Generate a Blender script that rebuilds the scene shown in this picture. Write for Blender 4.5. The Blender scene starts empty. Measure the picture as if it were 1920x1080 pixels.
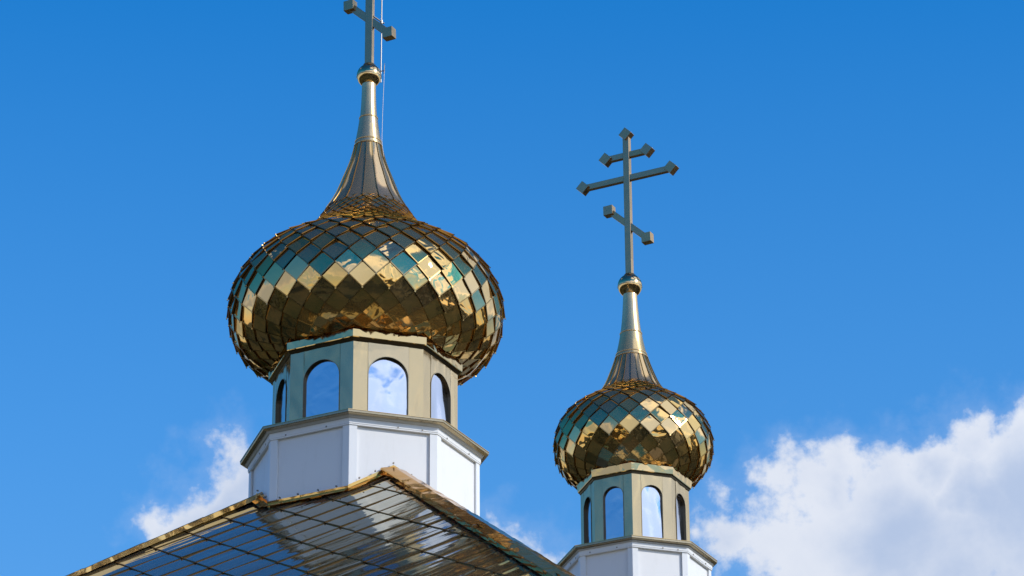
import bpy, bmesh, math, random
from math import sin, cos, pi, radians as RD, sqrt, atan2, degrees
from mathutils import Vector, Matrix, noise as mnoise
random.seed(7)
scene = bpy.context.scene
COL = scene.collection
CZ = 1.6                       # eye height of the photographer above the ground

# ------------------------------------------------------------------ camera
cam_d = bpy.data.cameras.new('camera')
cam = bpy.data.objects.new('camera', cam_d)
COL.objects.link(cam)
cam.location = (0, 0, CZ)
PITCH, ROLL = RD(24.92), RD(0.38)
# rotation: look along +Y raised by PITCH, rolled by ROLL
fwd = Vector((0, cos(PITCH), sin(PITCH)))
up = Vector((0, -sin(PITCH), cos(PITCH)))
rt = Vector((1, 0, 0))
rt2 = rt * cos(ROLL) + up * sin(ROLL) * -1
up2 = rt * sin(ROLL) + up * cos(ROLL)
M = Matrix((rt2, up2, -fwd)).transposed()
cam.rotation_euler = M.to_euler()
cam_d.sensor_width = 36
cam_d.lens = 6500 / 1920 * 36
cam_d.clip_start = 0.1
cam_d.clip_end = 20000
scene.camera = cam

# ------------------------------------------------------------------ render settings
scene.render.engine = 'CYCLES'
scene.cycles.max_bounces = 10
scene.cycles.glossy_bounces = 8
scene.cycles.diffuse_bounces = 3
scene.cycles.sample_clamp_indirect = 6
scene.cycles.sample_clamp_direct = 40
scene.cycles.use_denoising = True
scene.view_settings.view_transform = 'Standard'
scene.view_settings.look = 'None'
scene.view_settings.exposure = 0.0
scene.view_settings.gamma = 1.0
scene.view_settings.use_curve_mapping = False

# ------------------------------------------------------------------ sun and sky
SUN_AZ = 66.0      # degrees from the direction "tower -> camera", towards +x
SUN_EL = 33.0
sdir = Vector((sin(RD(SUN_AZ)) * cos(RD(SUN_EL)), -cos(RD(SUN_AZ)) * cos(RD(SUN_EL)), sin(RD(SUN_EL))))
sun_d = bpy.data.lights.new('sun', 'SUN')
sun = bpy.data.objects.new('sun', sun_d)
COL.objects.link(sun)
sun.location = sdir * 100
sun.rotation_euler = sdir.to_track_quat('Z', 'Y').to_euler()
sun_d.energy = 3.45
sun_d.angle = RD(0.53)
sun_d.color = (1.0, 0.94, 0.85)

world = bpy.data.worlds.new('World')
scene.world = world
world.use_nodes = True
wt = world.node_tree
for n in list(wt.nodes):
    wt.nodes.remove(n)


class NG:
    """small helper for node maths"""
    def __init__(self, tree):
        self.t = tree

    def new(self, kind, **kw):
        n = self.t.nodes.new(kind)
        for k, v in kw.items():
            setattr(n, k, v)
        return n

    def link(self, a, b):
        self.t.links.new(a, b)

    def put(self, sock, v):
        if isinstance(v, bpy.types.NodeSocket):
            self.link(v, sock)
        else:
            sock.default_value = v

    def m(self, op, a, b=0.0, c=None, clamp=False):
        n = self.new('ShaderNodeMath', operation=op, use_clamp=clamp)
        self.put(n.inputs[0], a)
        self.put(n.inputs[1], b)
        if c is not None:
            self.put(n.inputs[2], c)
        return n.outputs[0]

    def rng(self, v, a, b, c=0.0, d=1.0, kind='SMOOTHSTEP'):
        n = self.new('ShaderNodeMapRange', interpolation_type=kind)
        n.clamp = True if kind == 'LINEAR' else n.clamp
        for i, x in zip((0, 1, 2, 3, 4), (v, a, b, c, d)):
            self.put(n.inputs[i], x)
        return n.outputs[0]

    def noise(self, vec, scale, detail=4, rough=0.5, dist=0.0):
        n = self.new('ShaderNodeTexNoise')
        if vec is not None:
            self.link(vec, n.inputs['Vector'])
        n.inputs['Scale'].default_value = scale
        n.inputs['Detail'].default_value = detail
        n.inputs['Roughness'].default_value = rough
        n.inputs['Distortion'].default_value = dist
        return n

    def mix(self, f, a, b, mode='MIX'):
        n = self.new('ShaderNodeMix', data_type='RGBA', blend_type=mode)
        self.put(n.inputs[0], f)
        self.put(n.inputs[6], a)
        self.put(n.inputs[7], b)
        return n.outputs[2]


g = NG(wt)
tc = g.new('ShaderNodeTexCoord')
sky = g.new('ShaderNodeTexSky')
sky.sky_type = 'NISHITA'
sky.sun_disc = False
sky.sun_elevation = RD(SUN_EL)
# Blender's sky: rotation 0 puts the sun at +Y, positive turns it towards +X
sky.sun_rotation = atan2(sdir.x, sdir.y)
sky.altitude = 150
sky.air_density = 1.0
sky.dust_density = 0.35
sky.ozone_density = 2.5
dirv = tc.outputs['Generated']
sep = g.new('ShaderNodeSeparateXYZ')
g.link(dirv, sep.inputs[0])
az = g.m('MULTIPLY', g.m('ARCTAN2', sep.outputs[0], sep.outputs[1]), 180 / pi)
el = g.m('MULTIPLY', g.m('ARCSINE', sep.outputs[2]), 180 / pi)
# clear-sky colour: the photograph's polarised, saturated blue
tint = g.mix(g.rng(el, 25.0, 64.0), (0.080, 1.26, 2.17, 1), (0.16, 0.78, 1.62, 1))
tint = g.mix(g.rng(el, 24.0, -1.0), tint, (0.60, 0.60, 0.80, 1))
skyc = g.mix(1.0, sky.outputs[0], tint, 'MULTIPLY')
haze = g.rng(el, 31.0, 4.0, 0.0, 1.0, 'LINEAR')
haze = g.m('POWER', haze, 1.15)
skyc = g.mix(haze, skyc, (2.2, 2.1, 0.30, 1), 'ADD')
skyc = g.mix(g.rng(el, 18.0, 1.0), skyc, (2.6, 1.7, 0.9, 1), 'ADD')
# clouds: (azimuth, elevation, half width, half height) of each bank
CLOUDS = [
    (3.8, 20.8, 1.0, 0.72), (5.55, 21.45, 0.85, 0.88), (6.9, 20.4, 3.2, 1.5), (8.8, 21.1, 1.5, 1.65), (7.7, 21.6, 0.8, 1.0), (12.5, 20.8, 3.5, 2.3), (5.0, 19.6, 1.5, 1.1),
    (-4.85, 20.6, 1.25, 1.75), (-5.7, 20.25, 1.0, 1.3), (0.3, 20.6, 0.8, 0.22), (-3.0, 17.6, 6.0, 2.0),
    (24, 15, 9, 5), (-22, 9, 12, 3.5), (-48, 12, 10, 5), (0, 8, 30, 3.5),
    (52, 22, 14, 9), (80, 28, 16, 10), (100, 16, 20, 9), (122, 32, 18, 9), (146, 20, 15, 8.5), (163, 24, 12, 6),
    (146, 52, 18, 9), (95, 56, 24, 10), (176, 8, 22, 6), (-152, 14, 18, 6.5), (-88, 11, 20, 5.5), (-120, 11, 16, 4.5), (-176, 19, 13, 6.5), (-160, 19, 12, 5.5), (172, 15, 14, 7),
    (38, 42, 12, 5), (-60, 48, 10, 3), (-182, 8, 16, 5),
]
big = g.noise(dirv, 9.0, 4, 0.5)
swirl = g.noise(dirv, 26.0, 5, 0.55)
ss = g.new('ShaderNodeSeparateColor')
g.link(swirl.outputs['Color'], ss.inputs[0])
azw = g.m('ADD', az, g.m('MULTIPLY', g.m('SUBTRACT', ss.outputs[0], 0.5), 4.2))
elw = g.m('ADD', el, g.m('MULTIPLY', g.m('SUBTRACT', ss.outputs[1], 0.5), 2.6))
fine = g.noise(dirv, 85.0, 12, 0.62, 0.0)
warp = g.m('ADD', g.m('MULTIPLY', g.m('SUBTRACT', big.outputs[0], 0.5), 1.0), g.m('MULTIPLY', g.m('SUBTRACT', fine.outputs[0], 0.5), 1.9))
field = None
for (a0, e0, ra, re) in CLOUDS:
    du = g.m('MULTIPLY', g.m('SUBTRACT', azw, a0), 1 / ra)
    dv = g.m('MULTIPLY', g.m('SUBTRACT', elw, e0), 1 / re)
    q = g.m('SQRT', g.m('ADD', g.m('MULTIPLY', du, du), g.m('MULTIPLY', dv, dv)))
    f = g.m('MULTIPLY', g.m('SUBTRACT', 1.0, q), min(re, 3.0) / 0.8)
    field = f if field is None else g.m('MAXIMUM', field, f)
body = g.m('ADD', field, warp)
dens = g.rng(body, -0.18, 0.52)
veil = g.m('MULTIPLY', g.rng(body, -0.75, 0.35), 0.14)
dens = g.m('MAXIMUM', dens, veil)
dens = g.m('MULTIPLY', dens, g.rng(el, -1.0, 2.0))
shade_n = g.noise(dirv, 20.0, 7, 0.55, 0.3)
core = g.rng(g.m('ADD', g.m('ADD', field, g.m('MULTIPLY', g.m('SUBTRACT', big.outputs[0], 0.5), 2.2)), g.m('MULTIPLY', g.m('SUBTRACT', shade_n.outputs[0], 0.5), 3.0)), -0.1, 1.7)
CL_LIT, CL_SH = (7.8, 8.2, 9.1, 1), (4.7, 5.7, 7.7, 1)
cloudc = g.mix(core, CL_LIT, CL_SH)
# clouds glow brighter towards the sun (forward scattering)
dot = g.new('ShaderNodeVectorMath', operation='DOT_PRODUCT')
g.link(dirv, dot.inputs[0])
dot.inputs[1].default_value = sdir
glow = g.rng(dot.outputs['Value'], -0.1, 1.0, 1.0, 2.2)
cg = g.new('ShaderNodeVectorMath', operation='SCALE')
g.link(cloudc, cg.inputs[0])
g.link(glow, cg.inputs['Scale'])
allc = g.mix(g.m('MULTIPLY', dens, 0.96), skyc, cg.outputs[0])
bg = g.new('ShaderNodeBackground')
g.link(allc, bg.inputs[0])
bg.inputs[1].default_value = 0.1
out = g.new('ShaderNodeOutputWorld')
g.link(bg.outputs[0], out.inputs[0])
world.cycles.sampling_method = 'MANUAL'
world.cycles.sample_map_resolution = 1024


# ------------------------------------------------------------------ materials
def mat_base(name):
    m = bpy.data.materials.new(name)
    m.use_nodes = True
    t = m.node_tree
    return m, NG(t), t.nodes['Principled BSDF']


def metal(name, col, rough, canning=0.0, can_scale=3.0, var=0.06, dirt=0.12, streak=None, spec_tint=(0.72, 0.68, 0.60), coords='Object', metallic=1.0):
    """polished sheet metal: oil canning, faint grime, per-sheet tone"""
    m, g, p = mat_base(name)
    tc = g.new('ShaderNodeTexCoord')
    oi = g.new('ShaderNodeObjectInfo')
    off = g.new('ShaderNodeVectorMath', operation='MULTIPLY_ADD')
    comb = g.new('ShaderNodeCombineXYZ')
    for i, k in enumerate((37.0, 91.0, 53.0)):
        g.link(g.m('MULTIPLY', oi.outputs['Random'], k), comb.inputs[i])
    g.link(tc.outputs[coords], off.inputs[0])
    off.inputs[1].default_value = (1, 1, 1)
    g.link(comb.outputs[0], off.inputs[2])
    v = off.outputs[0]
    n1 = g.noise(v, 2.2, 5, 0.6)
    n2 = g.noise(v, 28.0, 6, 0.7)
    tone = g.m('ADD', g.m('MULTIPLY', g.m('SUBTRACT', oi.outputs['Random'], 0.5), var), g.m('MULTIPLY', g.m('SUBTRACT', n1.outputs[0], 0.5), var))
    hsv = g.new('ShaderNodeHueSaturation')
    hsv.inputs['Color'].default_value = (*col, 1)
    g.link(g.m('ADD', 1.0, tone), hsv.inputs['Value'])
    g.link(g.m('ADD', 1.0, g.m('MULTIPLY', tone, 2.0)), hsv.inputs['Saturation'])
    grime = g.rng(n2.outputs[0], 0.56, 0.78)
    c = g.mix(g.m('MULTIPLY', grime, dirt), hsv.outputs[0], (0.16, 0.12, 0.07, 1))
    g.link(c, p.inputs['Base Color'])
    p.inputs['Metallic'].default_value = metallic
    p.inputs['Specular Tint'].default_value = (*spec_tint, 1)
    g.link(g.m('ADD', rough, g.m('MULTIPLY', grime, dirt * 0.9)), p.inputs['Roughness'])
    if canning > 0:
        if streak:
            mp = g.new('ShaderNodeMapping')
            mp.inputs['Rotation'].default_value = (0, 0, streak[0])
            mp2 = g.new('ShaderNodeMapping')
            mp2.inputs['Scale'].default_value = streak[1]
            g.link(v, mp.inputs[0])
            g.link(mp.outputs[0], mp2.inputs[0])
            v = mp2.outputs[0]
        n3 = g.noise(v, can_scale, 1.5, 0.45, 0.6)
        b = g.new('ShaderNodeBump')
        b.inputs['Distance'].default_value = canning
        b.inputs['Strength'].default_value = 1.0
        g.link(n3.outputs[0], b.inputs['Height'])
        g.link(b.outputs[0], p.inputs['Normal'])
    return m


def paint(name, col, rough=0.35, dirt=0.12, bump=0.0):
    m, g, p = mat_base(name)
    tc = g.new('ShaderNodeTexCoord')
    v = tc.outputs['Object']
    mp = g.new('ShaderNodeMapping')
    mp.inputs['Scale'].default_value = (1.0, 1.0, 0.22)
    g.link(v, mp.inputs[0])
    n1 = g.noise(mp.outputs[0], 9.0, 6, 0.65)
    n2 = g.noise(v, 1.6, 3, 0.5)
    f = g.m('MULTIPLY', g.rng(n1.outputs[0], 0.5, 0.85), dirt)
    c = g.mix(f, (*col, 1), (col[0] * 0.55, col[1] * 0.54, col[2] * 0.5, 1))
    g.link(c, p.inputs['Base Color'])
    g.link(g.m('ADD', rough, g.m('MULTIPLY', n1.outputs[0], 0.12)), p.inputs['Roughness'])
    b = g.new('ShaderNodeBump')
    b.inputs['Distance'].default_value = 0.006 + bump
    b.inputs['Strength'].default_value = 0.6
    g.link(n2.outputs[0], b.inputs['Height'])
    g.link(b.outputs[0], p.inputs['Normal'])
    return m


GOLD = (0.74, 0.49, 0.205)
M_tile = metal('gold_mirror_tile', GOLD, 0.04, 0.0012, 7.0, 0.08, 0.05, metallic=0.95)
M_tile2 = metal('gold_mirror_tile_dented', GOLD, 0.035, 0.012, 6.5, 0.08, 0.06, metallic=0.95)
M_lip = metal('gold_folded_edge', (0.44, 0.30, 0.13), 0.24, 0.0, 3, 0.1, 0.35)
M_roof = metal('gold_roof_tile', (0.50, 0.44, 0.32), 0.045, 0.006, 3.0, 0.06, 0.07, streak=(-0.75, (0.35, 1.7, 1)), spec_tint=(0.82, 0.86, 0.86), metallic=0.92)
M_rooflip = metal('roof_tile_seam', (0.30, 0.19, 0.085), 0.3, 0.0, 3, 0.1, 0.4)
M_sheet = metal('satin_gold_sheet', (0.58, 0.435, 0.24), 0.12, 0.018, 3.0, 0.05, 0.08, metallic=0.80, streak=(0, (1.6, 1.6, 0.5)))
M_gore = metal('gold_neck_sheet', (0.70, 0.46, 0.22), 0.14, 0.006, 3.0, 0.10, 0.10, metallic=0.86)
M_cone = metal('brushed_gold_cone', (0.74, 0.52, 0.26), 0.24, 0.004, 4.0, 0.05, 0.12, metallic=0.82)
M_ball = metal('polished_pale_ball', (0.74, 0.50, 0.24), 0.13, 0.004, 9.0, 0.05, 0.15)
M_cross = metal('cross_steel', (0.54, 0.36, 0.19), 0.20, 0.002, 6.0, 0.06, 0.15, metallic=0.86)
M_cornice = metal('cornice_sheet', (0.40, 0.32, 0.20), 0.25, 0.006, 4.0, 0.06, 0.20, metallic=0.8)
M_cap = metal('gold_ridge_sheet', (0.76, 0.50, 0.22), 0.08, 0.012, 4.0, 0.06, 0.10, spec_tint=(0.74, 0.55, 0.36), metallic=0.92)
M_skirt = metal('gold_skirt_sheet', (0.66, 0.46, 0.21), 0.08, 0.010, 5.0, 0.1, 0.10)
M_pane = metal('mirror_film_pane', (0.58, 0.60, 0.67), 0.11, 0.004, 5.0, 0.0, 0.03)
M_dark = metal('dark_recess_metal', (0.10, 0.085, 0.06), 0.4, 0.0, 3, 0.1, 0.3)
M_white = paint('white_wall_sheet', (0.72, 0.73, 0.745), 0.38, 0.22)
M_trim = paint('white_trim', (0.72, 0.74, 0.76), 0.34, 0.16)
M_cove = paint('shaded_cove_board', (0.46, 0.47, 0.47), 0.4, 0.3)  # white board; the shade under the cornice is put into this grey
M_wire = paint('pale_wire', (0.75, 0.72, 0.66), 0.4, 0.1)
M_rod = metal('steel_rod', (0.42, 0.40, 0.36), 0.45, 0.0, 3, 0.0, 0.2)
M_screw = metal('dull_screw', (0.22, 0.20, 0.17), 0.45, 0.0, 3, 0.0, 0.3)


def ground_mat():
    m, g, p = mat_base('ground')
    tc = g.new('ShaderNodeTexCoord')
    v = tc.outputs['Object']
    n = g.noise(v, 0.06, 9, 0.7)
    n2 = g.noise(v, 6.0, 6, 0.7)
    c = g.mix(g.rng(n.outputs[0], 0.38, 0.62), (0.010, 0.022, 0.005, 1), (0.055, 0.048, 0.018, 1))
    c = g.mix(g.rng(n2.outputs[0], 0.5, 0.75), c, (0.06, 0.05, 0.03, 1))
    g.link(c, p.inputs['Base Color'])
    p.inputs['Roughness'].default_value = 0.95
    b = g.new('ShaderNodeBump')
    b.inputs['Distance'].default_value = 0.05
    g.link(n2.outputs[0], b.inputs['Height'])
    g.link(b.outputs[0], p.inputs['Normal'])
    return m


def simple(name, c1, c2, scale, rough=0.9):
    m, g, p = mat_base(name)
    tc = g.new('ShaderNodeTexCoord')
    n = g.noise(tc.outputs['Object'], scale, 7, 0.65)
    g.link(g.mix(g.rng(n.outputs[0], 0.3, 0.7), (*c1, 1), (*c2, 1)), p.inputs['Base Color'])
    p.inputs['Roughness'].default_value = rough
    return m


M_ground = ground_mat()
M_path = simple('paving', (0.13, 0.11, 0.085), (0.19, 0.17, 0.14), 1.5)
M_leaf = simple('leaves', (0.008, 0.018, 0.005), (0.060, 0.062, 0.014), 0.11)
M_bark = simple('bark', (0.07, 0.05, 0.035), (0.13, 0.10, 0.07), 3.0)


# ------------------------------------------------------------------ mesh helpers
class MB:
    def __init__(self):
        self.v, self.f, self.mi, self.sm = [], [], [], []

    def add(self, vs, fs, mi=0, smooth=False):
        o = len(self.v)
        self.v += [tuple(x) for x in vs]
        for q in fs:
            self.f.append([o + i for i in q])
            self.mi.append(mi)
            self.sm.append(smooth)

    def prism(self, pts, z0, z1, mi=0):
        n = len(pts)
        vs = [(x, y, z0) for x, y in pts] + [(x, y, z1) for x, y in pts]
        fs = [[i, (i + 1) % n, n + (i + 1) % n, n + i] for i in range(n)]
        fs += [list(range(n))[::-1], list(range(n, 2 * n))]
        self.add(vs, fs, mi)

    def box8(self, p, mi=0):
        self.add(p, [[0, 3, 2, 1], [4, 5, 6, 7], [0, 1, 5, 4], [1, 2, 6, 5], [2, 3, 7, 6], [3, 0, 4, 7]], mi)

    def obox(self, c, ax, ay, az_, hx, hy, hz, mi=0):
        """oriented box: centre, three unit axes, half sizes"""
        c = Vector(c)
        P = []
        for sz in (-1, 1):
            for sx, sy in ((-1, -1), (1, -1), (1, 1), (-1, 1)):
                P.append(c + ax * (hx * sx) + ay * (hy * sy) + az_ * (hz * sz))
        self.box8(P, mi)

    def tube(self, pts, r, seg=8, mi=0, smooth=True):
        pts = [Vector(p) for p in pts]
        vs = []
        for i, p in enumerate(pts):
            d = (pts[min(i + 1, len(pts) - 1)] - pts[max(i - 1, 0)]).normalized()
            a = d.orthogonal().normalized() if abs(d.z) > .9 else d.cross(Vector((0, 0, 1))).normalized()
            b = d.cross(a)
            rr = r[i] if isinstance(r, (list, tuple)) else r
            vs += [p + (a * cos(2 * pi * k / seg) + b * sin(2 * pi * k / seg)) * rr for k in range(seg)]
        fs = []
        for i in range(len(pts) - 1):
            for k in range(seg):
                k2 = (k + 1) % seg
                fs.append([i * seg + k, i * seg + k2, (i + 1) * seg + k2, (i + 1) * seg + k])
        self.add(vs, fs, mi, smooth)
        self.add(vs[:seg], [list(range(seg))[::-1]], mi)
        self.add(vs[-seg:], [list(range(seg))], mi)

    def lathe(self, prof, seg=64, mi=0, smooth=True):
        vs = []
        for r, z in prof:
            vs += [(r * sin(2 * pi * k / seg), -r * cos(2 * pi * k / seg), z) for k in range(seg)]
        fs = []
        for i in range(len(prof) - 1):
            for k in range(seg):
                k2 = (k + 1) % seg
                fs.append([i * seg + k, i * seg + k2, (i + 1) * seg + k2, (i + 1) * seg + k])
        self.add(vs, fs, mi, smooth)

    def mesh(self, name, mats):
        me = bpy.data.meshes.new(name)
        me.from_pydata(self.v, [], self.f)
        for m in (mats if isinstance(mats, (list, tuple)) else [mats]):
            me.materials.append(m)
        me.polygons.foreach_set('material_index', self.mi)
        me.polygons.foreach_set('use_smooth', self.sm)
        me.update()
        return me


def link(name, me, parent=None, **props):
    o = bpy.data.objects.new(name, me)
    COL.objects.link(o)
    if parent is not None:
        o.parent = parent
    for k, v in props.items():
        o[k] = v
    return o


def empty(name, loc, rz, label, category, group=None):
    o = link(name, None, None, label=label, category=category)
    o.location = loc
    o.rotation_euler = (0, 0, rz)
    if group:
        o['group'] = group
    return o


def A(a, r=1.0):
    """plan point at azimuth a (degrees, 0 = towards -y, + towards +x)"""
    return (r * sin(RD(a)), -r * cos(RD(a)))


def side_sweep(prof, k, mb=None, mi=0):
    """profile of (circumradius, z) swept along octagon side k, mitred at its corners"""
    mb = mb or MB()
    a0, a1 = 45 * k, 45 * k + 45
    n = len(prof)
    vs = [(*A(a0, r), z) for r, z in prof] + [(*A(a1, r), z) for r, z in prof]
    fs = [[i, (i + 1) % n, n + (i + 1) % n, n + i] for i in range(n)]
    mb.add(vs, fs, mi)
    return mb


def recalc(me):
    bm = bmesh.new()
    bm.from_mesh(me)
    bmesh.ops.recalc_face_normals(bm, faces=bm.faces)
    bm.to_mesh(me)
    bm.free()
    return me


def pchip(zc, rc):
    h = [zc[i + 1] - zc[i] for i in range(len(zc) - 1)]
    d = [(rc[i + 1] - rc[i]) / h[i] for i in range(len(h))]
    m = [d[0]]
    for i in range(1, len(zc) - 1):
        if d[i - 1] * d[i] <= 0:
            m.append(0.0)
        else:
            m.append((h[i - 1] + h[i]) * 3 / ((2 * h[i] + h[i - 1]) / d[i - 1] + (h[i] + 2 * h[i - 1]) / d[i]))
    m.append(d[-1])

    def f(z):
        k = 0
        while k < len(h) - 1 and z > zc[k + 1]:
            k += 1
        t = (z - zc[k]) / h[k]
        return (rc[k] * (2 * t ** 3 - 3 * t * t + 1) + rc[k + 1] * (-2 * t ** 3 + 3 * t * t)
                + h[k] * m[k] * (t ** 3 - 2 * t * t + t) + h[k] * m[k + 1] * (t ** 3 - t * t))
    return f


# ------------------------------------------------------------------ setting: ground, paving, far wood
PSI = RD(-4.66)
XL, YL = -1.39, 30.0
KR = 1.0506      # the smaller cupola stands behind the larger one, on the axis of the church
XR, YR = 1.26 * KR, 33.6 * KR
gm = MB()
gm.add([(-3000, -3000, 0), (3000, -3000, 0), (3000, 3000, 0), (-3000, 3000, 0)], [[0, 1, 2, 3]])
link('ground', gm.mesh('ground', M_ground), kind='structure')
pm = MB()
pm.prism([(-11, -11), (11, -11), (11, 17), (-11, 17)], -0.05, 0.06)
pv = link('pavement', pm.mesh('pavement', M_path), kind='structure')
pv.location = (XL, YL, 0)
pv.rotation_euler = (0, 0, PSI - RD(22.5))

# a belt of trees round the churchyard: seen only as the dark band mirrored in the gold
wm = MB()
rw = random.Random(3)
for i in range(90):
    a = i / 90 * 360 + rw.uniform(-1.5, 1.5)
    dist = rw.uniform(46, 75)
    H = rw.uniform(10, 17)
    cx, cy = XL + dist * sin(RD(a)), YL - dist * cos(RD(a))
    if abs(cx) < 14 and cy > 0:
        continue
    wm.tube([(cx, cy, 0), (cx + rw.uniform(-.4, .4), cy, H * .5), (cx, cy + .3, H * .85)], [.3, .2, .06], 6, 1)
    W = H * rw.uniform(.28, .42)
    for j in range(420):
        t = rw.random()
        zz = H * (.22 + .8 * t)
        rr = W * sqrt(max(0.02, sin(pi * min(1, .12 + .88 * t)))) * rw.uniform(.35, 1.0) * (1.0 + .25 * sin(7 * t + i))
        th = rw.uniform(0, 2 * pi)
        c = Vector((cx + rr * cos(th), cy + rr * sin(th), zz))
        s = rw.uniform(.35, .8)
        u_ = Vector((rw.gauss(0, 1), rw.gauss(0, 1), rw.gauss(0, 1))).normalized() * s
        w_ = u_.cross(Vector((rw.gauss(0, 1), rw.gauss(0, 1), rw.gauss(0, 1)))).normalized() * s * .6
        wm.add([c - u_, c + w_, c + u_, c - w_], [[0, 1, 2, 3]])
link('woodland', wm.mesh('woodland', [M_leaf, M_bark]), kind='stuff', label='belt of leafy trees around the churchyard', category='trees')


# ------------------------------------------------------------------ cupola towers
def tile_mesh(name, T, R_, B, L, nT, oT, oM, oB, lip, rng, bulge, mats, tip=0.0):
    """diamond shingle: four corners lifted along normals by oT/oM/oB; folded lips on its two lower edges"""
    n = nT
    P = {(0, 0): T + n * oT, (1, 0): R_ + n * oM, (1, 1): B + n * oB, (0, 1): L + n * oM}
    N = 4
    amp = [rng.uniform(-1, 1) * bulge for _ in range(3)]
    vs = []
    for i in range(N + 1):
        for j in range(N + 1):
            s, t = i / N, j / N
            p = (P[0, 0] * ((1 - s) * (1 - t)) + P[1, 0] * (s * (1 - t)) + P[1, 1] * (s * t) + P[0, 1] * ((1 - s) * t))
            w = sin(pi * s) * sin(pi * t)
            w2 = sin(pi * s) * sin(2 * pi * t)
            w3 = sin(2 * pi * s) * sin(pi * t)
            vs.append(p + n * (w * (amp[0] + bulge * .5) + w2 * amp[1] * .35 + w3 * amp[2] * .35))
    mb = MB()
    fs = []
    for i in range(N):
        for j in range(N):
            a = i * (N + 1) + j
            fs.append([a, a + N + 1, a + N + 2, a + 1])
    mb.add(vs, fs, 0, True)
    r, b, l = P[1, 0], P[1, 1], P[0, 1]
    for e0, e1, o0, o1 in ((r, b, oM, oB), (b, l, oB, oM)):
        ed = (e1 - e0).normalized()
        inw = (n.cross(ed)).normalized()
        if inw.dot((P[0, 0] - e0)) < 0:
            inw = -inw
        rise = n * 0.0015
        th = lip
        q = [e0 - inw * th * .6 + rise, e1 - inw * th * .6 + rise, e1 + inw * th + rise, e0 + inw * th + rise]
        lo0, lo1 = e0 - n * (o0 * 1.0 + .004) + inw * o0 * .3, e1 - n * (o1 * 1.0 + .002) + inw * o1 * .3
        mb.add([q[0], q[1], q[2], q[3]], [[0, 1, 2, 3]], 1)
        mb.add([q[0], q[1], lo1, lo0], [[0, 3, 2, 1]], 1)
    if tip:
        dn = (b - P[0, 0]).normalized()
        sd = n.cross(dn)
        mb.obox(b + dn * tip * .3 - n * tip * .2, sd, dn, n, tip * .55, tip * .6, tip * .35, 1)
    return mb.mesh(name, mats)


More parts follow.
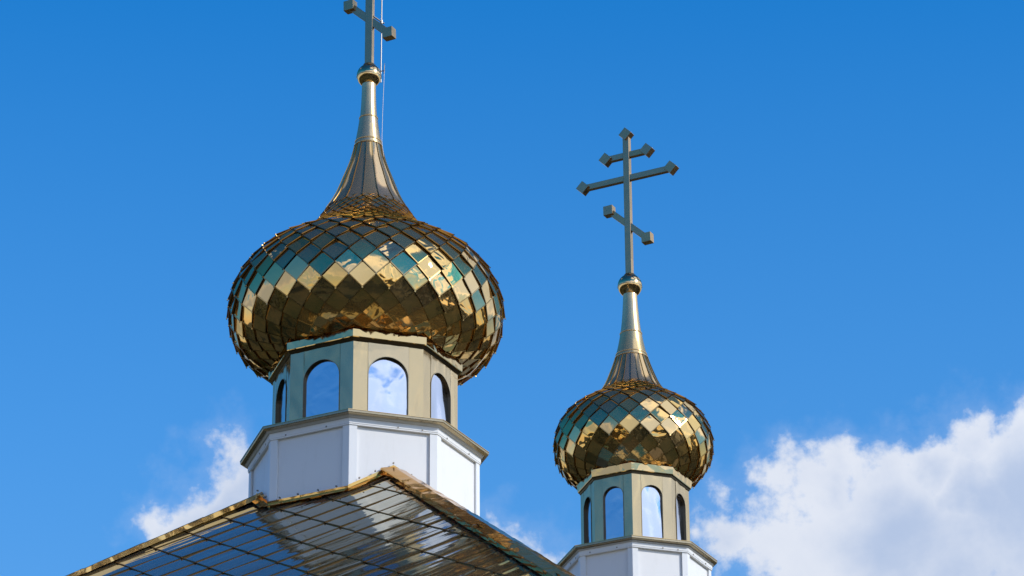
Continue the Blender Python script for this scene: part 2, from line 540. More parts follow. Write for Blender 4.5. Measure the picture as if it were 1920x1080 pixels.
def build_tower(P):
    X, Y = P['xy']
    Zb = P['zbase']
    root = empty(P['name'], (X, Y, Zb), PSI, P['label'], 'church tower', P.get('group'))
    Z = lambda z: z + CZ - Zb
    zc = Z(P['z_corn'])
    rw_ = P['r_wall']
    S = P['s']          # general detail scale
    # ---- white base: panels, corner posts, frieze, cornice
    z0 = Z(P['z_foot'])
    fr_top, fr_bot = zc - P['corn_h'], zc - P['corn_h'] - P['frieze_h']
    pw = P['post_w']
    Lside = 2 * rw_ * sin(RD(22.5))
    Aw = rw_ * cos(RD(22.5))
    for k in range(8):
        am = 45 * k + 22.5
        n2, t2 = Vector((*A(am), 0)), Vector((cos(RD(am)), sin(RD(am)), 0))
        mb = MB()
        mb.obox(n2 * (Aw - .026) + Vector((0, 0, (z0 + fr_bot + .02) / 2)), t2, n2, Vector((0, 0, 1)), Lside / 2 - .02, .012, (fr_bot + .02 - z0) / 2)
        link('wall_panel', mb.mesh('wall_panel', M_white), root)
        # corner post: folded board covering the corner at azimuth 45k
        a = 45 * k
        c = Vector((*A(a, rw_ + .010), 0))
        nb, na = Vector((*A(a - 22.5), 0)), Vector((*A(a + 22.5), 0))
        tb, ta = Vector((cos(RD(a - 22.5)), sin(RD(a - 22.5)), 0)), Vector((cos(RD(a + 22.5)), sin(RD(a + 22.5)), 0))
        pts = [c - tb * pw, c, c + ta * pw * 1.1, c + ta * pw * 1.1 - na * .02, Vector((*A(a, rw_ - .018), 0)), c - tb * pw - nb * .02]
        mb = MB()
        mb.prism([(p.x, p.y) for p in pts], z0 - .01, fr_bot + .012)
        link('corner_post', recalc(mb.mesh('corner_post', M_trim)), root)
        # frieze board
        rf = rw_ + P['frieze_out']
        mb = side_sweep([(rf - .05, fr_bot), (rf, fr_bot), (rf, fr_bot + .012), (rf + .004, fr_bot + .014), (rf + .004, fr_top + .01), (rf - .05, fr_top + .01)], k)
        fb = link('frieze_board', recalc(mb.mesh('frieze_board', M_trim)), root)
        for u_ in ((-.3, .22) if k % 2 else (.05, .33)):
            mb = MB()
            mb.obox(n2 * (rf * cos(RD(22.5)) + .003) + t2 * u_ * Lside + Vector((0, 0, fr_bot + .02)), t2, n2, Vector((0, 0, 1)), .006, .005, .006)
            link('screw', mb.mesh('screw', M_screw), fb)
        # cornice: sloping cove, thin fascia, roof sheet up to the drum
        rc_ = P['r_corn']
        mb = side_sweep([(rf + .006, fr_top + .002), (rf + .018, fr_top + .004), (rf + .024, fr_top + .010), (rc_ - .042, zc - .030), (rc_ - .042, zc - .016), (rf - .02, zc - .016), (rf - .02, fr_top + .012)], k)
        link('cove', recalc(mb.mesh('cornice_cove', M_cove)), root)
        mb = side_sweep([(rc_ - .038, zc - .034), (rc_ - .003, zc - .026), (rc_, zc - .020), (rc_, zc),
                         (P['r_drum'] + .1, zc - .005), (P['r_drum'] - .02, zc - .012), (rc_ - .038, zc - .015)], k)
        link('cornice', recalc(mb.mesh('cornice', M_cornice)), root)
        mb = side_sweep([(rc_ + .004, zc + .001), (rc_ + .004, zc + .005), (P['r_drum'] - .01, zc + .035), (P['r_drum'] - .01, zc + .001)], k)
        link('cornice_roof', recalc(mb.mesh('cornice_roof', M_cap)), root)
    # ---- gilded drum with arched windows
    rd = P['r_drum']
    Ad = rd * cos(RD(22.5))
    Ls = 2 * rd * sin(RD(22.5))
    ww, sill, ztop = P['win_w'], Z(P['z_sill']), Z(P['z_drumtop'])
    arch_top = Z(P['z_arch'])
    spring = arch_top - ww / 2
    ctr = ww / 2 + .006
    rng = random.Random(P['seed'])
    for k in range(8):
        am = 45 * k + 22.5
        n2, t2 = Vector((*A(am), 0)), Vector((cos(RD(am)), sin(RD(am)), 0))
        Q = lambda u, v, z: n2 * (Ad + v) + t2 * u + Vector((0, 0, z))
        for sgn in (-1, 1):
            mb = MB()
            u0, u1 = sgn * (ctr + .002), sgn * (Ls / 2)
            N = 6
            vs = []
            for i in range(N + 1):
                z = zc + (ztop - zc) * i / N
                for j in range(4):
                    u = u0 + (u1 - u0) * j / 3
                    bz = .0022 * mnoise.noise(Vector((u * 14 + k * 7, z * 7, P['seed'])))
                    vs.append(Q(u, (0 if j in (0, 3) else bz), z))
            fs = [[i * 4 + j, i * 4 + j + 1, i * 4 + j + 5, i * 4 + j + 4] for i in range(N) for j in range(3)]
            mb.add(vs, fs if sgn > 0 else [f[::-1] for f in fs], 0, True)
            # folded seam beside the window sheet
            mb.add([Q(u0, 0, zc), Q(u0, 0, ztop), Q(u0, -.01, ztop), Q(u0, -.01, zc)], [[0, 1, 2, 3]])
            link('drum_panel', mb.mesh('drum_panel', M_sheet), root)
        # sheet with the arched opening
        mb = MB()
        us = [-ctr] + [-ww / 2 * cos(pi * i / 20) for i in range(21)] + [ctr]
        zs = lambda u: spring + sqrt(max(0, (ww / 2) ** 2 - u * u)) if abs(u) < ww / 2 else spring
        bulge = lambda u, z: .005 * mnoise.noise(Vector((u * 9 + k * 3.3, z * 9, P['seed'] + 2)))
        vs = []
        for i, u in enumerate(us):
            zl = sill if i in (0, len(us) - 1) else zs(u)
            for j in range(5):
                z = zl + (ztop - zl) * j / 4
                vs.append(Q(u, .002 + (bulge(u, z) if 0 < j < 4 and 0 < i < len(us) - 1 else 0), z))
        fs = []
        for i in range(1, len(us) - 2):
            for j in range(4):
                a_ = i * 5 + j
                fs.append([a_, a_ + 5, a_ + 6, a_ + 1])
        mb.add(vs, fs, 0, True)
        for s0, s1 in ((-ctr, -ww / 2), (ww / 2, ctr)):
            mb.add([Q(s0, .002, sill), Q(s1, .002, sill), Q(s1, .002, ztop), Q(s0, .002, ztop)], [[0, 1, 2, 3]])
        mb.add([Q(-ctr, .002, zc), Q(ctr, .002, zc), Q(ctr, .002, sill), Q(-ctr, .002, sill)], [[0, 1, 2, 3]])
        link('window_surround', mb.mesh('window_surround', M_sheet), root)
        # window: reveal lining + mirror-film pane
        path = [(-ww / 2, sill)] + [(-ww / 2 * cos(pi * i / 20), spring + ww / 2 * sin(pi * i / 20)) for i in range(21)] + [(ww / 2, sill)]
        mb = MB()
        dp = P['reveal']
        vs = [Q(u, .005, z) for u, z in path] + [Q(u, -dp, z) for u, z in path] + [Q(u * (1 + .006 / (ww / 2)), .005, z + (.006 if z > spring else 0)) for u, z in path]
        n = len(path)
        mb.add(vs, [[i, i + 1, n + i + 1, n + i] for i in range(n - 1)], 0, False)
        mb.add(vs, [[i, 2 * n + i, 2 * n + i + 1, i + 1] for i in range(n - 1)], 1, False)
        mb.add([Q(-ww / 2, .008, sill), Q(ww / 2, .008, sill), Q(ww / 2, -dp, sill + .006), Q(-ww / 2, -dp, sill + .006)], [[0, 1, 2, 3]], 1)
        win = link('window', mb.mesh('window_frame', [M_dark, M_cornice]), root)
        mb = MB()
        amp = P['wrinkle'].get(k, .5)
        NU, NZ = 18, 30
        vs = []
        sd = rng.uniform(0, 50)
        for i in range(NU + 1):
            for j in range(NZ + 1):
                u = -ww / 2 - .005 + (ww + .01) * i / NU
                z = sill - .01 + (arch_top - sill + .02) * j / NZ
                uu, zz = u / ww, (z - sill) / (arch_top - sill)
                d = .010 * mnoise.noise(Vector((uu * 1.3 + sd, zz * 1.6, sd))) + .005 * mnoise.noise(Vector((uu * 2.6 + sd, zz * 1.8 + 9, sd + 4)))
                d += .008 * (zz - .5) ** 2 * sin(uu * 2 + sd)
                vs.append(Q(u, -dp + .004 + amp * d * ww / .38, z))
        fs = [[i * (NZ + 1) + j, (i + 1) * (NZ + 1) + j, (i + 1) * (NZ + 1) + j + 1, i * (NZ + 1) + j + 1] for i in range(NU) for j in range(NZ)]
        mb.add(vs, fs, 0, True)
        link('pane', mb.mesh('window_pane', M_pane), win)
        # skirt band under the dome
        r0, r1, zs0, zs1 = P['r_skirt'], P['r_skirt_top'], Z(P['z_skirt0']), Z(P['z_skirt1'])
        mb = side_sweep([(rd - .03, zs0 + .004), (r0 - .012, zs0), (r0, zs0), (r0 + .002, zs0 + .008), (r1, zs1), (r1 - .012, zs1 + .004), (rd - .06, zs1 - .01)], k)
        link('skirt_band', recalc(mb.mesh('skirt_band', M_skirt)), root)
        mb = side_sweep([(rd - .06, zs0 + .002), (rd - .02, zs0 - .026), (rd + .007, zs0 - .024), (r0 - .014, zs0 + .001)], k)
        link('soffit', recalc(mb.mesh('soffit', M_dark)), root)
    # ---- onion dome
    slim = P['lift'] * .65        # room for the lifted tile edges
    f = pchip([z for z, r in P['prof']], [r - slim * min(1, max(0, (r - .35 * S) / (.3 * S))) for z, r in P['prof']])
    zb, zt = P['prof'][0][0], P['z_gore']
    # walk along the profile in conformal half rows
    Nt = P['tiles']
    half = pi / Nt
    rows = [zb]
    z = zb
    zz, acc = zb, 0.0
    dz = .001
    while zz < zt:
        r0, r1 = f(zz), f(zz + dz)
        acc += sqrt(dz * dz + (r1 - r0) ** 2) / (0.5 * (r0 + r1))
        zz += dz
        if acc >= half * P['aspect']:
            acc -= half * P['aspect']
            rows.append(zz)
    # shift rows so that seams fall where the photo has them
    core = MB()
    prof = [(max(.01, f(zz_) - .022 * min(1, f(zz_))), Z(zz_)) for zz_ in [zb + (zt + .05 - zb) * i / 60 for i in range(61)]]
    core.lathe(prof, 64)
    dome = link('dome', core.mesh('dome', M_lip), root)
    camv = Vector((0, 0, CZ)) - Vector((X, Y, P['z_corn'] + 1.5 + CZ))
    camv = (Matrix.Rotation(-PSI, 3, 'Z') @ camv).normalized()
    pt = lambda z, a: Vector((f(z) * sin(a), -f(z) * cos(a), Z(z)))
    cands = []
    nrow = len(rows)
    for i in range(-1, nrow + 1):
        get = lambda q: rows[q] if 0 <= q < nrow else (rows[0] - (rows[1] - rows[0]) * (-q) * .3 if q < 0 else rows[-1] + (rows[-1] - rows[-2]) * (q - nrow + 1))
        zB, zM, zT = get(i - 1), get(i), get(i + 1)
        zB = max(zB, zb - .005)
        if zM <= zb - .019:
            continue
        size = (pt(zM, half) - pt(zM, -half)).length
        T, R_, B, L = pt(zT, 0), pt(zM, half), pt(zB, 0), pt(zM, -half)
        cen = (T + R_ + B + L) / 4
        nrm = (R_ - L).cross(T - B).normalized()
        if nrm.y > 0 and f(zM) > .3 and nrm.dot(Vector((0, -1, 0))) < 0:
            nrm = -nrm
        k_ = min(1.0, size / (.25 * S))
        oT, oM, oB = .010 * k_, (.010 + P['lift'] * .5) * k_, (.010 + P['lift']) * k_
        meshes = []
        rr = random.Random(i * 13 + P['seed'])
        for v in range(4):
            mb = tile_mesh('shingle', T - cen, R_ - cen, B - cen, L - cen, nrm, oT, oM, oB, .006 * k_, rr, (.0008, .0008, .0026, .0034)[v] * k_, [M_tile if v < 2 else M_tile2, M_lip], .013 * k_)
            meshes.append(mb)
        for j in range(Nt):
            a = (j + (0.5 if i % 2 else 0.0)) * 2 * half + P['phase']
            Rz = Matrix.Rotation(a, 4, 'Z')
            nn = (Rz.to_3x3() @ nrm)
            vis = nn.dot(camv)
            area = size * (T - B).length
            tiltj = Matrix.Rotation(rr.gauss(0, .033), 4, 'X') @ Matrix.Rotation(rr.gauss(0, .033), 4, 'Z')
            mtx = Rz @ Matrix.Translation(cen) @ tiltj
            cands.append(((max(0.0, vis) + .02) * area, rr.choice(meshes), mtx))
    cands.sort(key=lambda c: -c[0])
    for sc_, me, mtx in cands[:300]:
        o = link('tile', me, dome)
        o.matrix_basis = mtx
    rest = MB()
    for sc_, me, mtx in cands[300:]:
        vs = [mtx @ v.co for v in me.vertices]
        o0 = len(rest.v)
        rest.v += [tuple(v) for v in vs]
        for p in me.polygons:
            rest.f.append([o0 + i for i in p.vertices])
            rest.mi.append(p.material_index)
            rest.sm.append(p.use_smooth)
    link('tile_cladding', rest.mesh('tile_cladding', [M_tile, M_lip]), dome, kind='stuff')
    # ---- flared neck of standing-seam gores
    G = P['gores']
    zg1 = P['z_cone']
    da = 2 * pi / G
    mb = MB()
    NV = 12
    zsg = [zt + (zg1 - zt) * i / NV for i in range(NV + 1)]
    vs = []
    for i, zq in enumerate(zsg):
        for j in range(5):
            a = -da / 2 + da * j / 4
            zj = zq
            if i == 0:
                zj = zq - P['scallop'] * (1 - abs(j - 2) / 2)
            rr_ = f(zj) + .012 - .25 * f(zj) * (1 - cos(da / 2)) * (1 - (abs(j - 2) / 2) ** 2)
            vs.append(Vector((rr_ * sin(a), -rr_ * cos(a), Z(zj))))
    fs = [[i * 5 + j, i * 5 + j + 1, (i + 1) * 5 + j + 1, (i + 1) * 5 + j] for i in range(NV) for j in range(4)]
    mb.add(vs, fs, 0, True)
    w_ = .007
    for i in range(NV):
        p0, p1 = vs[i * 5 + 4], vs[(i + 1) * 5 + 4]
        rad = Vector((sin(da / 2), -cos(da / 2), 0))
        tg = Vector((cos(da / 2), sin(da / 2), 0)) * w_ * .5
        h_ = rad * .008
        mb.add([p0 - tg, p0 - tg + h_, p0 + tg + h_, p0 + tg, p1 - tg, p1 - tg + h_, p1 + tg + h_, p1 + tg],
               [[0, 1, 5, 4], [1, 2, 6, 5], [2, 3, 7, 6]], 1)
    mb.add([vs[j] for j in range(5)] + [v * 1.0 - Vector((0, 0, .02)) - Vector((v.x, v.y, 0)).normalized() * .02 for v in vs[:5]],
           [[j + 5, j + 6, j + 1, j] for j in range(4)], 1)
    gme = mb.mesh('neck_gore', [M_gore, M_lip])
    neck = link('neck', None, root)
    inner = MB()
    inner.lathe([(f(q) - .012, Z(q)) for q in zsg], 48)
    neck.data if False else None
    for k in range(G):
        o = link('gore', gme, neck)
        o.matrix_basis = Matrix.Rotation(k * da + da / 2 + P['gphase'], 4, 'Z')
    # cones with rolled bands
    zmid = P['z_band']
    z_ball, r_ball = P['ball']
    cone = link('spire', None, root)
    for (q0, q1, last) in ((zg1, zmid, 0), (zmid, z_ball - r_ball * .7, 1)):
        mb = MB()
        zs_ = [q0 + (q1 - q0) * i / 8 for i in range(9)]
        mb.lathe([(f(q) + .012 + (0 if last else .003), Z(q)) for q in zs_], 48)
        a_ = RD(32)
        for q in (q0, q1):   # vertical lap seam
            pass
        link('cone_section', mb.mesh('cone_section', M_cone), cone)
    bands = [zg1, zg1 + .045 * S] + [zmid]
    for q in bands:
        mb = MB()
        rb = f(q) + .016
        mb.lathe([(rb - .004, Z(q) - .009), (rb + .002, Z(q) - .008), (rb + .005, Z(q)), (rb + .002, Z(q) + .008), (rb - .006, Z(q) + .009)], 48)
        link('band', mb.mesh('neck_band', M_cone), cone)
    # ball
    mb = MB()
    mb.lathe([(max(.0005, r_ball * cos(RD(t))), Z(z_ball) + r_ball * sin(RD(t))) for t in [-90 + 6 * i for i in range(31)]], 48)
    rb = r_ball * 1.003
    ball = link('ball', mb.mesh('ball', M_ball), root)
    mb = MB()
    mb.lathe([(rb * .998, Z(z_ball) - .018), (rb + .0015, Z(z_ball) - .017), (rb + .0015, Z(z_ball) - .012), (rb * .998, Z(z_ball) - .011)], 48)
    link('seam', mb.mesh('ball_seam', M_cone), ball)
    # collar where the cross leaves the ball
    mb = MB()
    zt_ = Z(z_ball) + r_ball
    mb.lathe([(.062 * P['cs'], zt_ - .03), (.066 * P['cs'], zt_ - .006), (.054 * P['cs'], zt_ + .004), (.02, zt_ + .006)], 8, smooth=False)
    link('collar', mb.mesh('collar', M_dark), root)
    # ---- eight-pointed cross, facing the same way as octagon side -22.5
    cs = P['cs']
    na = RD(-22.5)
    nv = Vector((sin(na), -cos(na), 0))
    hv = Vector((cos(na), sin(na), 0))
    zv = Vector((0, 0, 1))
    cr = link('cross', None, root)
    w, d = P['bar']
    zz_ = lambda q: Z(P['z_cross'] + q * cs)
    top = 1.09
    mb = MB()
    zlo, zhi = zt_ - .02, zz_(top)
    mb.obox(Vector((0, 0, (zlo + zhi) / 2)), hv, nv, zv, w / 2, d / 2, (zhi - zlo) / 2)
    link('upright', bevel(mb.mesh('cross_upright', M_cross), .003), cr)
    bars = [(0, .56, .526, 0), (0, .84, .247, 0), (0, 0, .218 * 1.41, -43.5)]
    for (hx, q, hl, ang) in bars:
        ca, sa = cos(RD(ang)), sin(RD(ang))
        ax = hv * ca + zv * sa
        az_ = zv * ca - hv * sa
        for sgn in (-1, 1):
            mb = MB()
            lo, hi = w * .5 / (ca if ang == 0 else 1) - (.0 if ang == 0 else .012), hl * cs - .04 * cs
            cen = Vector((0, 0, zz_(q))) + ax * sgn * (lo + hi) / 2 - nv * .003
            mb.obox(cen, ax, nv, az_, (hi - lo) / 2, d / 2 - .004, w * .46)
            link('crossbar', bevel(mb.mesh('crossbar', M_cross), .003), cr)
            # end block, turned 45 degrees to its bar
            mb = MB()
            c45 = ax * cos(RD(45)) + az_ * sin(RD(45))
            s45 = az_ * cos(RD(45)) - ax * sin(RD(45))
            e = Vector((0, 0, zz_(q))) + ax * sgn * hl * cs + nv * .004
            b = .054 * cs
            mb.obox(e, c45, nv, s45, b, b * .80, b)
            blk = link('end_block', bevel(mb.mesh('end_block', M_cross), .002), cr)
    mb = MB()
    c45 = (hv + zv).normalized()
    s45 = (zv - hv).normalized()
    mb.obox(Vector((0, 0, zz_(top))) + nv * .004, c45, nv, s45, .054 * cs, .043 * cs, .054 * cs)
    link('end_block', bevel(mb.mesh('end_block', M_cross), .002), cr)
    return root


def bevel(me, w):
    bm = bmesh.new()
    bm.from_mesh(me)
    bmesh.ops.remove_doubles(bm, verts=bm.verts, dist=1e-6)
    bmesh.ops.bevel(bm, geom=list(bm.edges), offset=w, segments=1, affect='EDGES')
    bmesh.ops.recalc_face_normals(bm, faces=bm.faces)
    bm.to_mesh(me)
    bm.free()
    return me


ZB_L = 9.0
left = build_tower(dict(
    name='church_cupola', seed=5, xy=(XL, YL), zbase=ZB_L,
    label='larger gold onion-domed cupola on a white octagonal base, rising from the golden tiled roof',
    z_foot=10.4, z_corn=12.205, r_corn=1.168, corn_h=.055, frieze_h=.06, frieze_out=.018, r_wall=1.072, post_w=.068,
    r_drum=.876, z_drumtop=13.06, z_sill=12.222, z_arch=12.885, win_w=.378, reveal=.030,
    z_skirt0=13.034, z_skirt1=13.112, r_skirt=.918, r_skirt_top=.922,
    prof=[(13.100, .76), (13.135, .855), (13.18, .99), (13.25, 1.135), (13.35, 1.215), (13.45, 1.268), (13.58, 1.298), (13.70, 1.305), (13.82, 1.285), (13.95, 1.232),
          (14.05, 1.172), (14.15, 1.09), (14.22, 1.005), (14.28, .90), (14.34, .79), (14.40, .70), (14.48, .605), (14.56, .525), (14.70, .429), (14.90, .307), (15.10, .230),
          (15.30, .158), (15.50, .113), (15.9, .0635), (16.1, .0575), (16.4, .055)],
    z_gore=14.745, scallop=.035, tiles=32, aspect=1.0, phase=PSI * 0, lift=.028, gores=16, gphase=0.0,
    z_cone=15.465, z_band=15.77, ball=(16.245, .1215), s=1.0, z_cross=16.87, cs=1.0, bar=(.082, .045),
    wrinkle={7: .12, 0: 1.6, 1: 1.3}))
RIGHT = dict(
    name='church_cupola', seed=11, xy=(XR, YR), zbase=7.0,
    label='smaller gold onion-domed cupola with a whole eight-pointed cross, standing behind the roof hip',
    z_foot=9.0, z_corn=12.465, r_corn=.835, corn_h=.05, frieze_h=.05, frieze_out=.02, r_wall=.76, post_w=.055,
    r_drum=.563, z_drumtop=13.31, z_sill=12.51, z_arch=13.14, win_w=.225, reveal=.026,
    z_skirt0=13.272, z_skirt1=13.354, r_skirt=.590, r_skirt_top=.600,
    prof=[(13.335, .49), (13.37, .56), (13.42, .66), (13.50, .743), (13.60, .797), (13.70, .824), (13.78, .829), (13.86, .818), (13.95, .797), (14.04, .755),
          (14.10, .712), (14.18, .62), (14.25, .515), (14.33, .385), (14.42, .302), (14.60, .221), (14.80, .154),
          (15.05, .103), (15.3, .076), (15.55, .063), (15.8, .06)],
    z_gore=14.375, scallop=.006, tiles=24, aspect=1.0, phase=0.0, lift=.025, gores=24, gphase=0.0,
    z_cone=14.775, z_band=15.06, ball=(15.625, .131), s=.85, z_cross=16.35, cs=1.0, bar=(.073, .058),
    wrinkle={7: .10, 0: 1.2, 1: 1.6})
for k_ in ('z_foot', 'z_corn', 'r_corn', 'corn_h', 'frieze_h', 'frieze_out', 'r_wall', 'post_w', 'r_drum', 'z_drumtop', 'z_sill', 'z_arch', 'win_w', 'reveal',
           'z_skirt0', 'z_skirt1', 'r_skirt', 'r_skirt_top', 'z_gore', 'scallop', 'z_cone', 'z_band', 'z_cross', 'cs', 's', 'lift'):
    RIGHT[k_] *= KR
RIGHT['prof'] = [(a * KR, b * KR) for a, b in RIGHT['prof']]
RIGHT['ball'] = tuple(v * KR for v in RIGHT['ball'])
RIGHT['bar'] = tuple(v * KR for v in RIGHT['bar'])
right = build_tower(RIGHT)

# ------------------------------------------------------------------ church body and golden diamond-tiled roof
CH = empty('church_building', (XL, YL, 0), PSI - RD(22.5), 'white-walled church body under a steep mirror-gold roof of diamond tiles', 'church')
# local frame: -y is the roof face towards the camera, x runs along its eave
SL, D0, Z0 = 0.8, 0.99, 11.45 + CZ
EAVE = 4.3
zr = lambda n: Z0 - SL * (n - D0)
wb = MB()
WW = EAVE - .35
wb.prism([(-WW, -WW), (WW, -WW), (WW, WW), (-WW, WW)], 0.06, zr(EAVE) + .1)
body = link('wall', wb.mesh('church_wall', M_white), CH)
nb = MB()
nb.prism([(-2.2, WW + .01), (3.2, WW + .01), (3.2, 11.0), (-2.2, 11.0)], 0.06, 8.6)
link('nave', nb.mesh('nave_wall', M_white), CH)
# gabled nave roof behind (below the frame)
nr = MB()
nr.add([(-2.5, WW - .3, 8.5), (.5, WW - .3, 10.6), (3.5, WW - .3, 8.5), (-2.5, 11.3, 8.5), (.5, 11.3, 10.6), (3.5, 11.3, 8.5)], [[0, 1, 4, 3], [1, 2, 5, 4], [0, 2, 1], [3, 4, 5]])
link('nave_roof', nr.mesh('nave_roof', M_roof), CH)
for k in range(4):
    for u in (-2.3, 0, 2.3):
        Rk = Matrix.Rotation(k * pi / 2, 3, 'Z')
        mb = MB()
        mb.obox(Vector((u, -WW - .01, 4.2)), Vector((1, 0, 0)), Vector((0, 1, 0)), Vector((0, 0, 1)), .55, .05, 1.3)
        mb.v = [tuple(Rk @ Vector(v)) for v in mb.v]
        wo = link('window', mb.mesh('nave_window_frame', M_trim), CH)
        mb = MB()
        mb.obox(Vector((u, -WW - .04, 4.2)), Vector((1, 0, 0)), Vector((0, 1, 0)), Vector((0, 0, 1)), .46, .03, 1.2)
        mb.v = [tuple(Rk @ Vector(v)) for v in mb.v]
        link('pane', mb.mesh('nave_window_pane', M_pane), wo)
# roof deck (four faces) just under the tiles
rdk = MB()
e = EAVE + .05
r_in = .75
cs_ = [(-1, -1), (1, -1), (1, 1), (-1, 1)]
vs = [(x * e, y * e, zr(e) - .03) for x, y in cs_] + [(x * r_in, y * r_in, zr(r_in) - .03) for x, y in cs_]
rdk.add(vs, [[0, 1, 5, 4], [1, 2, 6, 5], [2, 3, 7, 6], [3, 0, 4, 7]])
roof = link('roof', rdk.mesh('roof_deck', M_rooflip), CH)
K = sqrt(1 + SL * SL)
hx, hw = .2672, .2494          # half diagonals of a roof diamond (across, down the slope)
ox, ow = -.1839, .2186         # a seam crossing measured in the photo


def roof_tile(v, rng):
    T, R_, B, L = Vector((0, hw, 0)), Vector((hx, 0, 0)), Vector((0, -hw, 0)), Vector((-hx, 0, 0))
    return tile_mesh('roof_tile', T, R_, B, L, Vector((0, 0, 1)), .001, .006, .0115, .006, rng, .0022, [M_roof, M_rooflip], .013)


rr = random.Random(21)
variants = [roof_tile(v, rr) for v in range(6)]
# local frame of the roof plane: origin on the slope, x along eave, y up-slope, z normal
ca_, sa_ = 1 / K, SL / K
F = Matrix(((1, 0, 0, 0), (0, ca_, -sa_, -D0), (0, sa_, ca_, Z0), (0, 0, 0, 1)))
cells = []
for i in range(-40, 41):
    for j in range(-2, 40):
        # crossing points of seams are tile corners; centres sit half a diagonal off
        x = ox + i * hx
        w = ow + j * hw
        if (i + j) % 2 == 0:
            continue
        n = D0 + w / K
        if n < .45 or n > EAVE or abs(x) > n + hx:
            continue
        if abs(x) < .75 and n < .80:
            continue
        cells.append((x, w, n))


def clip_tile(me, mtx, sgn):
    """cut a tile that runs past the hip (plane |x| = n)"""
    bm = bmesh.new()
    bm.from_mesh(me)
    bm.transform(mtx)
    # roof frame: x = sgn * n, n = D0 - y_local*ca ... evaluated in building frame
    bm.transform(F)
    bmesh.ops.bisect_plane(bm, geom=bm.verts[:] + bm.edges[:] + bm.faces[:], plane_co=(0, 0, 0), plane_no=Vector((sgn, 1, 0)).normalized(), clear_outer=True)
    out = bpy.data.meshes.new('roof_tile_cut')
    for m in me.materials:
        out.materials.append(m)
    if len(bm.faces) == 0:
        bm.free()
        return None
    bm.to_mesh(out)
    bm.free()
    return out


made = []
for (x, w, n) in cells:
    me = rr.choice(variants)
    tilt = Matrix.Rotation(rr.gauss(0, .006), 4, 'X') @ Matrix.Rotation(rr.gauss(0, .006), 4, 'Y')
    mtx = Matrix.Translation((x, -w, 0)) @ tilt
    # distance to the camera decides which become single tiles
    made.append((w + abs(x - .6) * .6, me, mtx, x, n))
made.sort(key=lambda t: t[0])
rest = MB()
cnt = 0
for (_, me, mtx, x, n) in made:
    cut = None
    if abs(x) > n - hx * 1.5:
        cut = clip_tile(me, mtx, 1 if x > 0 else -1)
        if cut is None:
            continue
    if cnt < 300:
        if cut:
            link('tile', cut, roof)
        else:
            o = link('tile', me, roof)
            o.matrix_basis = F @ mtx
        cnt += 1
    else:
        me2 = cut or me
        mm = Matrix.Identity(4) if cut else F @ mtx
        o0 = len(rest.v)
        rest.v += [tuple(mm @ v.co) for v in me2.vertices]
        for p in me2.polygons:
            rest.f.append([o0 + i for i in p.vertices])
            rest.mi.append(p.material_index)
            rest.sm.append(p.use_smooth)
# the three faces turned away: same diamonds, joined
base_tiles = [(me, mtx, x, n) for (_, me, mtx, x, n) in made]
for k in (1, 2, 3):
    Rk = Matrix.Rotation(k * pi / 2, 4, 'Z')
    for (me, mtx, x, n) in base_tiles:
        if abs(x) > n - hx * .4:
            continue
        mm = Rk @ F @ mtx
        o0 = len(rest.v)
        rest.v += [tuple(mm @ v.co) for v in me.vertices]
        for p in me.polygons:
            rest.f.append([o0 + i for i in p.vertices])
            rest.mi.append(p.material_index)
            rest.sm.append(p.use_smooth)
link('tile_cladding', rest.mesh('roof_tile_cladding', [M_roof, M_rooflip]), roof, kind='stuff')
# hip caps in overlapping lengths
HS = SL / sqrt(2)
for (sx, sy) in cs_:
    dh = Vector((sx, sy, 0)).normalized()
    dn = (dh - Vector((0, 0, HS))).normalized()        # down the hip
    side = dh.cross(Vector((0, 0, 1))).normalized()
    upv = side.cross(dn).normalized()
    if upv.z < 0:
        upv = -upv
    P0 = dh * (.984) + Vector((0, 0, Z0 - HS * (.984 - D0 * sqrt(2))))
    t, L_, idx = .0, .62, 0
    tmax = (EAVE * sqrt(2) - .984) * sqrt(1 + HS * HS)
    while t < tmax:
        t1 = min(t + L_, tmax)
        mb = MB()
        b0, b1 = P0 + dn * t, P0 + dn * (t1 + .025)
        lift0, lift1 = .004 + .004, .004
        secn = [(-.108, -.032), (-.116, .008), (-.106, .016), (0, .038), (.106, .016), (.116, .008), (.108, -.032)]
        rj = random.Random(idx * 7 + (sx + 2) * 3 + sy)
        NS = 8
        vs = []
        for i in range(NS + 1):
            c = b0 + (b1 - b0) * (i / NS)
            lf = lift0 + (lift1 - lift0) * i / NS
            for q, (u, v) in enumerate(secn):
                wob = 0 if q in (0, 6) or i in (0, NS) else rj.gauss(0, .0012)
                vs.append(c + side * u + upv * (v + lf + wob))
        m_ = len(secn)
        for q in range(m_ - 1):
            mb.add([vs[i * m_ + q] for i in range(NS + 1)] + [vs[i * m_ + q + 1] for i in range(NS + 1)],
                   [[i, i + 1, NS + 2 + i, NS + 1 + i] for i in range(NS)], 0, True)
        link('ridge_cap', recalc(mb.mesh('ridge_cap', M_cap)), roof)
        t = t1
        idx += 1
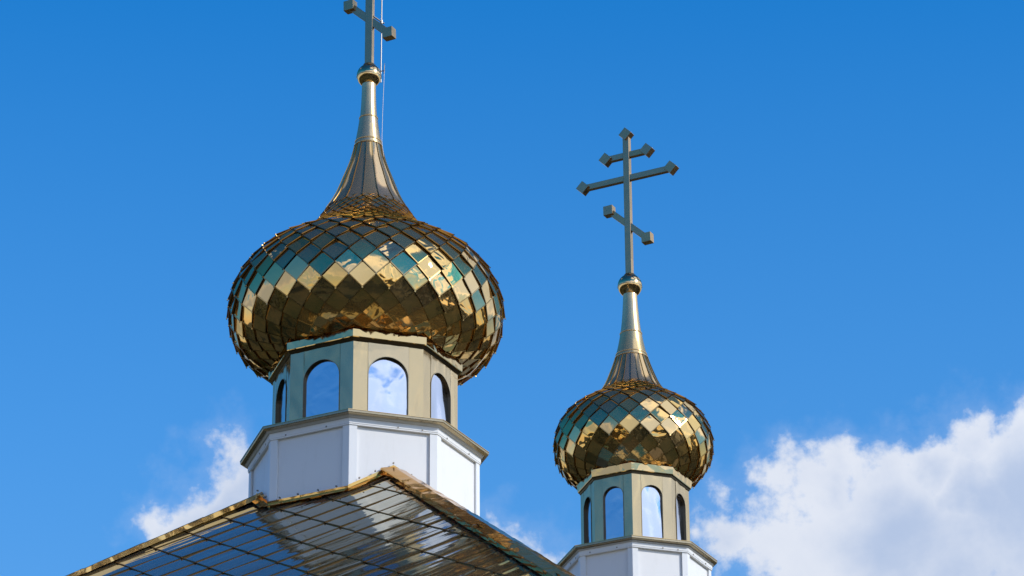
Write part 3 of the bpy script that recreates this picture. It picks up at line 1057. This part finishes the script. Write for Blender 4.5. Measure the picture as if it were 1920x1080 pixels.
# flashing where the octagonal base meets the roof, one piece per side
rwF = 1.072
for k in range(8):
    # azimuth in the church frame: octagon sides at 45k (frame is turned by -22.5)
    am = 45 * k
    n2, t2 = Vector((*A(am), 0)), Vector((cos(RD(am)), sin(RD(am)), 0))
    Aw = rwF * cos(RD(22.5)) + .008
    Lh = rwF * sin(RD(22.5)) + .012
    us = [-Lh, 0, Lh] if k % 2 else [-Lh, Lh]
    mb = MB()
    line = []
    for u in us:
        p = n2 * Aw + t2 * u
        nn = max(abs(p.x), abs(p.y))
        line.append((p, zr(nn)))
    up_h = .058 if k % 2 else .045
    lo = [p + Vector((0, 0, z - .02)) + n2 * .0 for p, z in line]
    hi = [p + Vector((0, 0, z + up_h)) + n2 * .004 for p, z in line]
    ft = [p + n2 * .09 + Vector((0, 0, z - .02 - (.045 if k % 2 else .06))) for p, z in line]
    m_ = len(us)
    mb.add([v + n2 * .018 for v in hi] + [v + n2 * .008 for v in lo], [[i, i + 1, m_ + i + 1, m_ + i] for i in range(m_ - 1)])
    mb.add([v + n2 * .012 + Vector((0, 0, .05)) for v in lo] + [v + Vector((0, 0, .05)) for v in ft], [[i, i + 1, m_ + i + 1, m_ + i] for i in range(m_ - 1)])
    link('flashing', recalc(mb.mesh('flashing', M_cap)), roof)
    for u in ((-.7, -.25, .25, .7) if k % 2 == 0 else (-.75, -.4, 0, .4, .75)):
        p = n2 * (Aw + .012) + t2 * (u * Lh)
        nn = max(abs(p.x), abs(p.y))
        mb = MB()
        mb.obox(p + Vector((0, 0, zr(nn) + up_h + .028)), t2, n2, Vector((0, 0, 1)), .006, .010, .006)
        link('screw', mb.mesh('screw', M_screw), roof)

# ------------------------------------------------------------------ lightning rod beside the left cross
LZ = 16.245 + CZ
LR = empty('lightning_rod', (XL, YL, LZ), 0, 'thin steel lightning rod standing beside the cross of the larger dome, with its earth wire', 'lightning rod')
mb = MB()
mb.tube([(.112, .10, -.02), (.112, .10, 1.7)], .006, 10)
mb.tube([(.112, .10, 1.7), (.112, .10, 1.95)], [.0085, .002], 8)
link('rod', mb.mesh('rod', M_rod), LR)
for q in (.66, 1.35):
    mb = MB()
    mb.tube([(.035, -.02, q), (.135, .125, q)], .008, 6)
    mb.tube([(.112, .10, q - .018), (.112, .10, q + .018)], .014, 8)
    link('bracket', mb.mesh('bracket', M_rod), LR)
mb = MB()
mb.tube([(.11, -.01, .045), (.152, -.015, .05)], .005, 6)
mb.tube([(.148, -.015, .02), (.150, -.015, .10), (.154, -.015, .135)], [.006, .004, .0015], 6)
link('clamp', mb.mesh('clamp', M_screw), LR)
mb = MB()
mb.tube([(.150, -.015, .05), (.146, -.03, -.15), (.138, -.04, -.45), (.135, -.05, -.75), (.155, -.08, -.93)], .0022, 5)
link('earth_wire', mb.mesh('earth_wire', M_wire), LR)

# loose wire hanging from the underside of the big dome
LW = MB()
W0 = Vector((XL, YL, 13.2 + CZ))
pts = []
for i in range(13):
    t = i / 12
    x = 1.145 - .27 * t
    z = .03 - .255 * (1 - (1 - t) ** 1.7)
    pts.append((x, -.05 + .02 * t, z))
LW.tube(pts, .0028, 5)
lw = link('loose_wire', LW.mesh('loose_wire', M_wire), label='thin pale wire hanging in a curve below the right rim of the larger dome', category='wire')
lw.location = W0
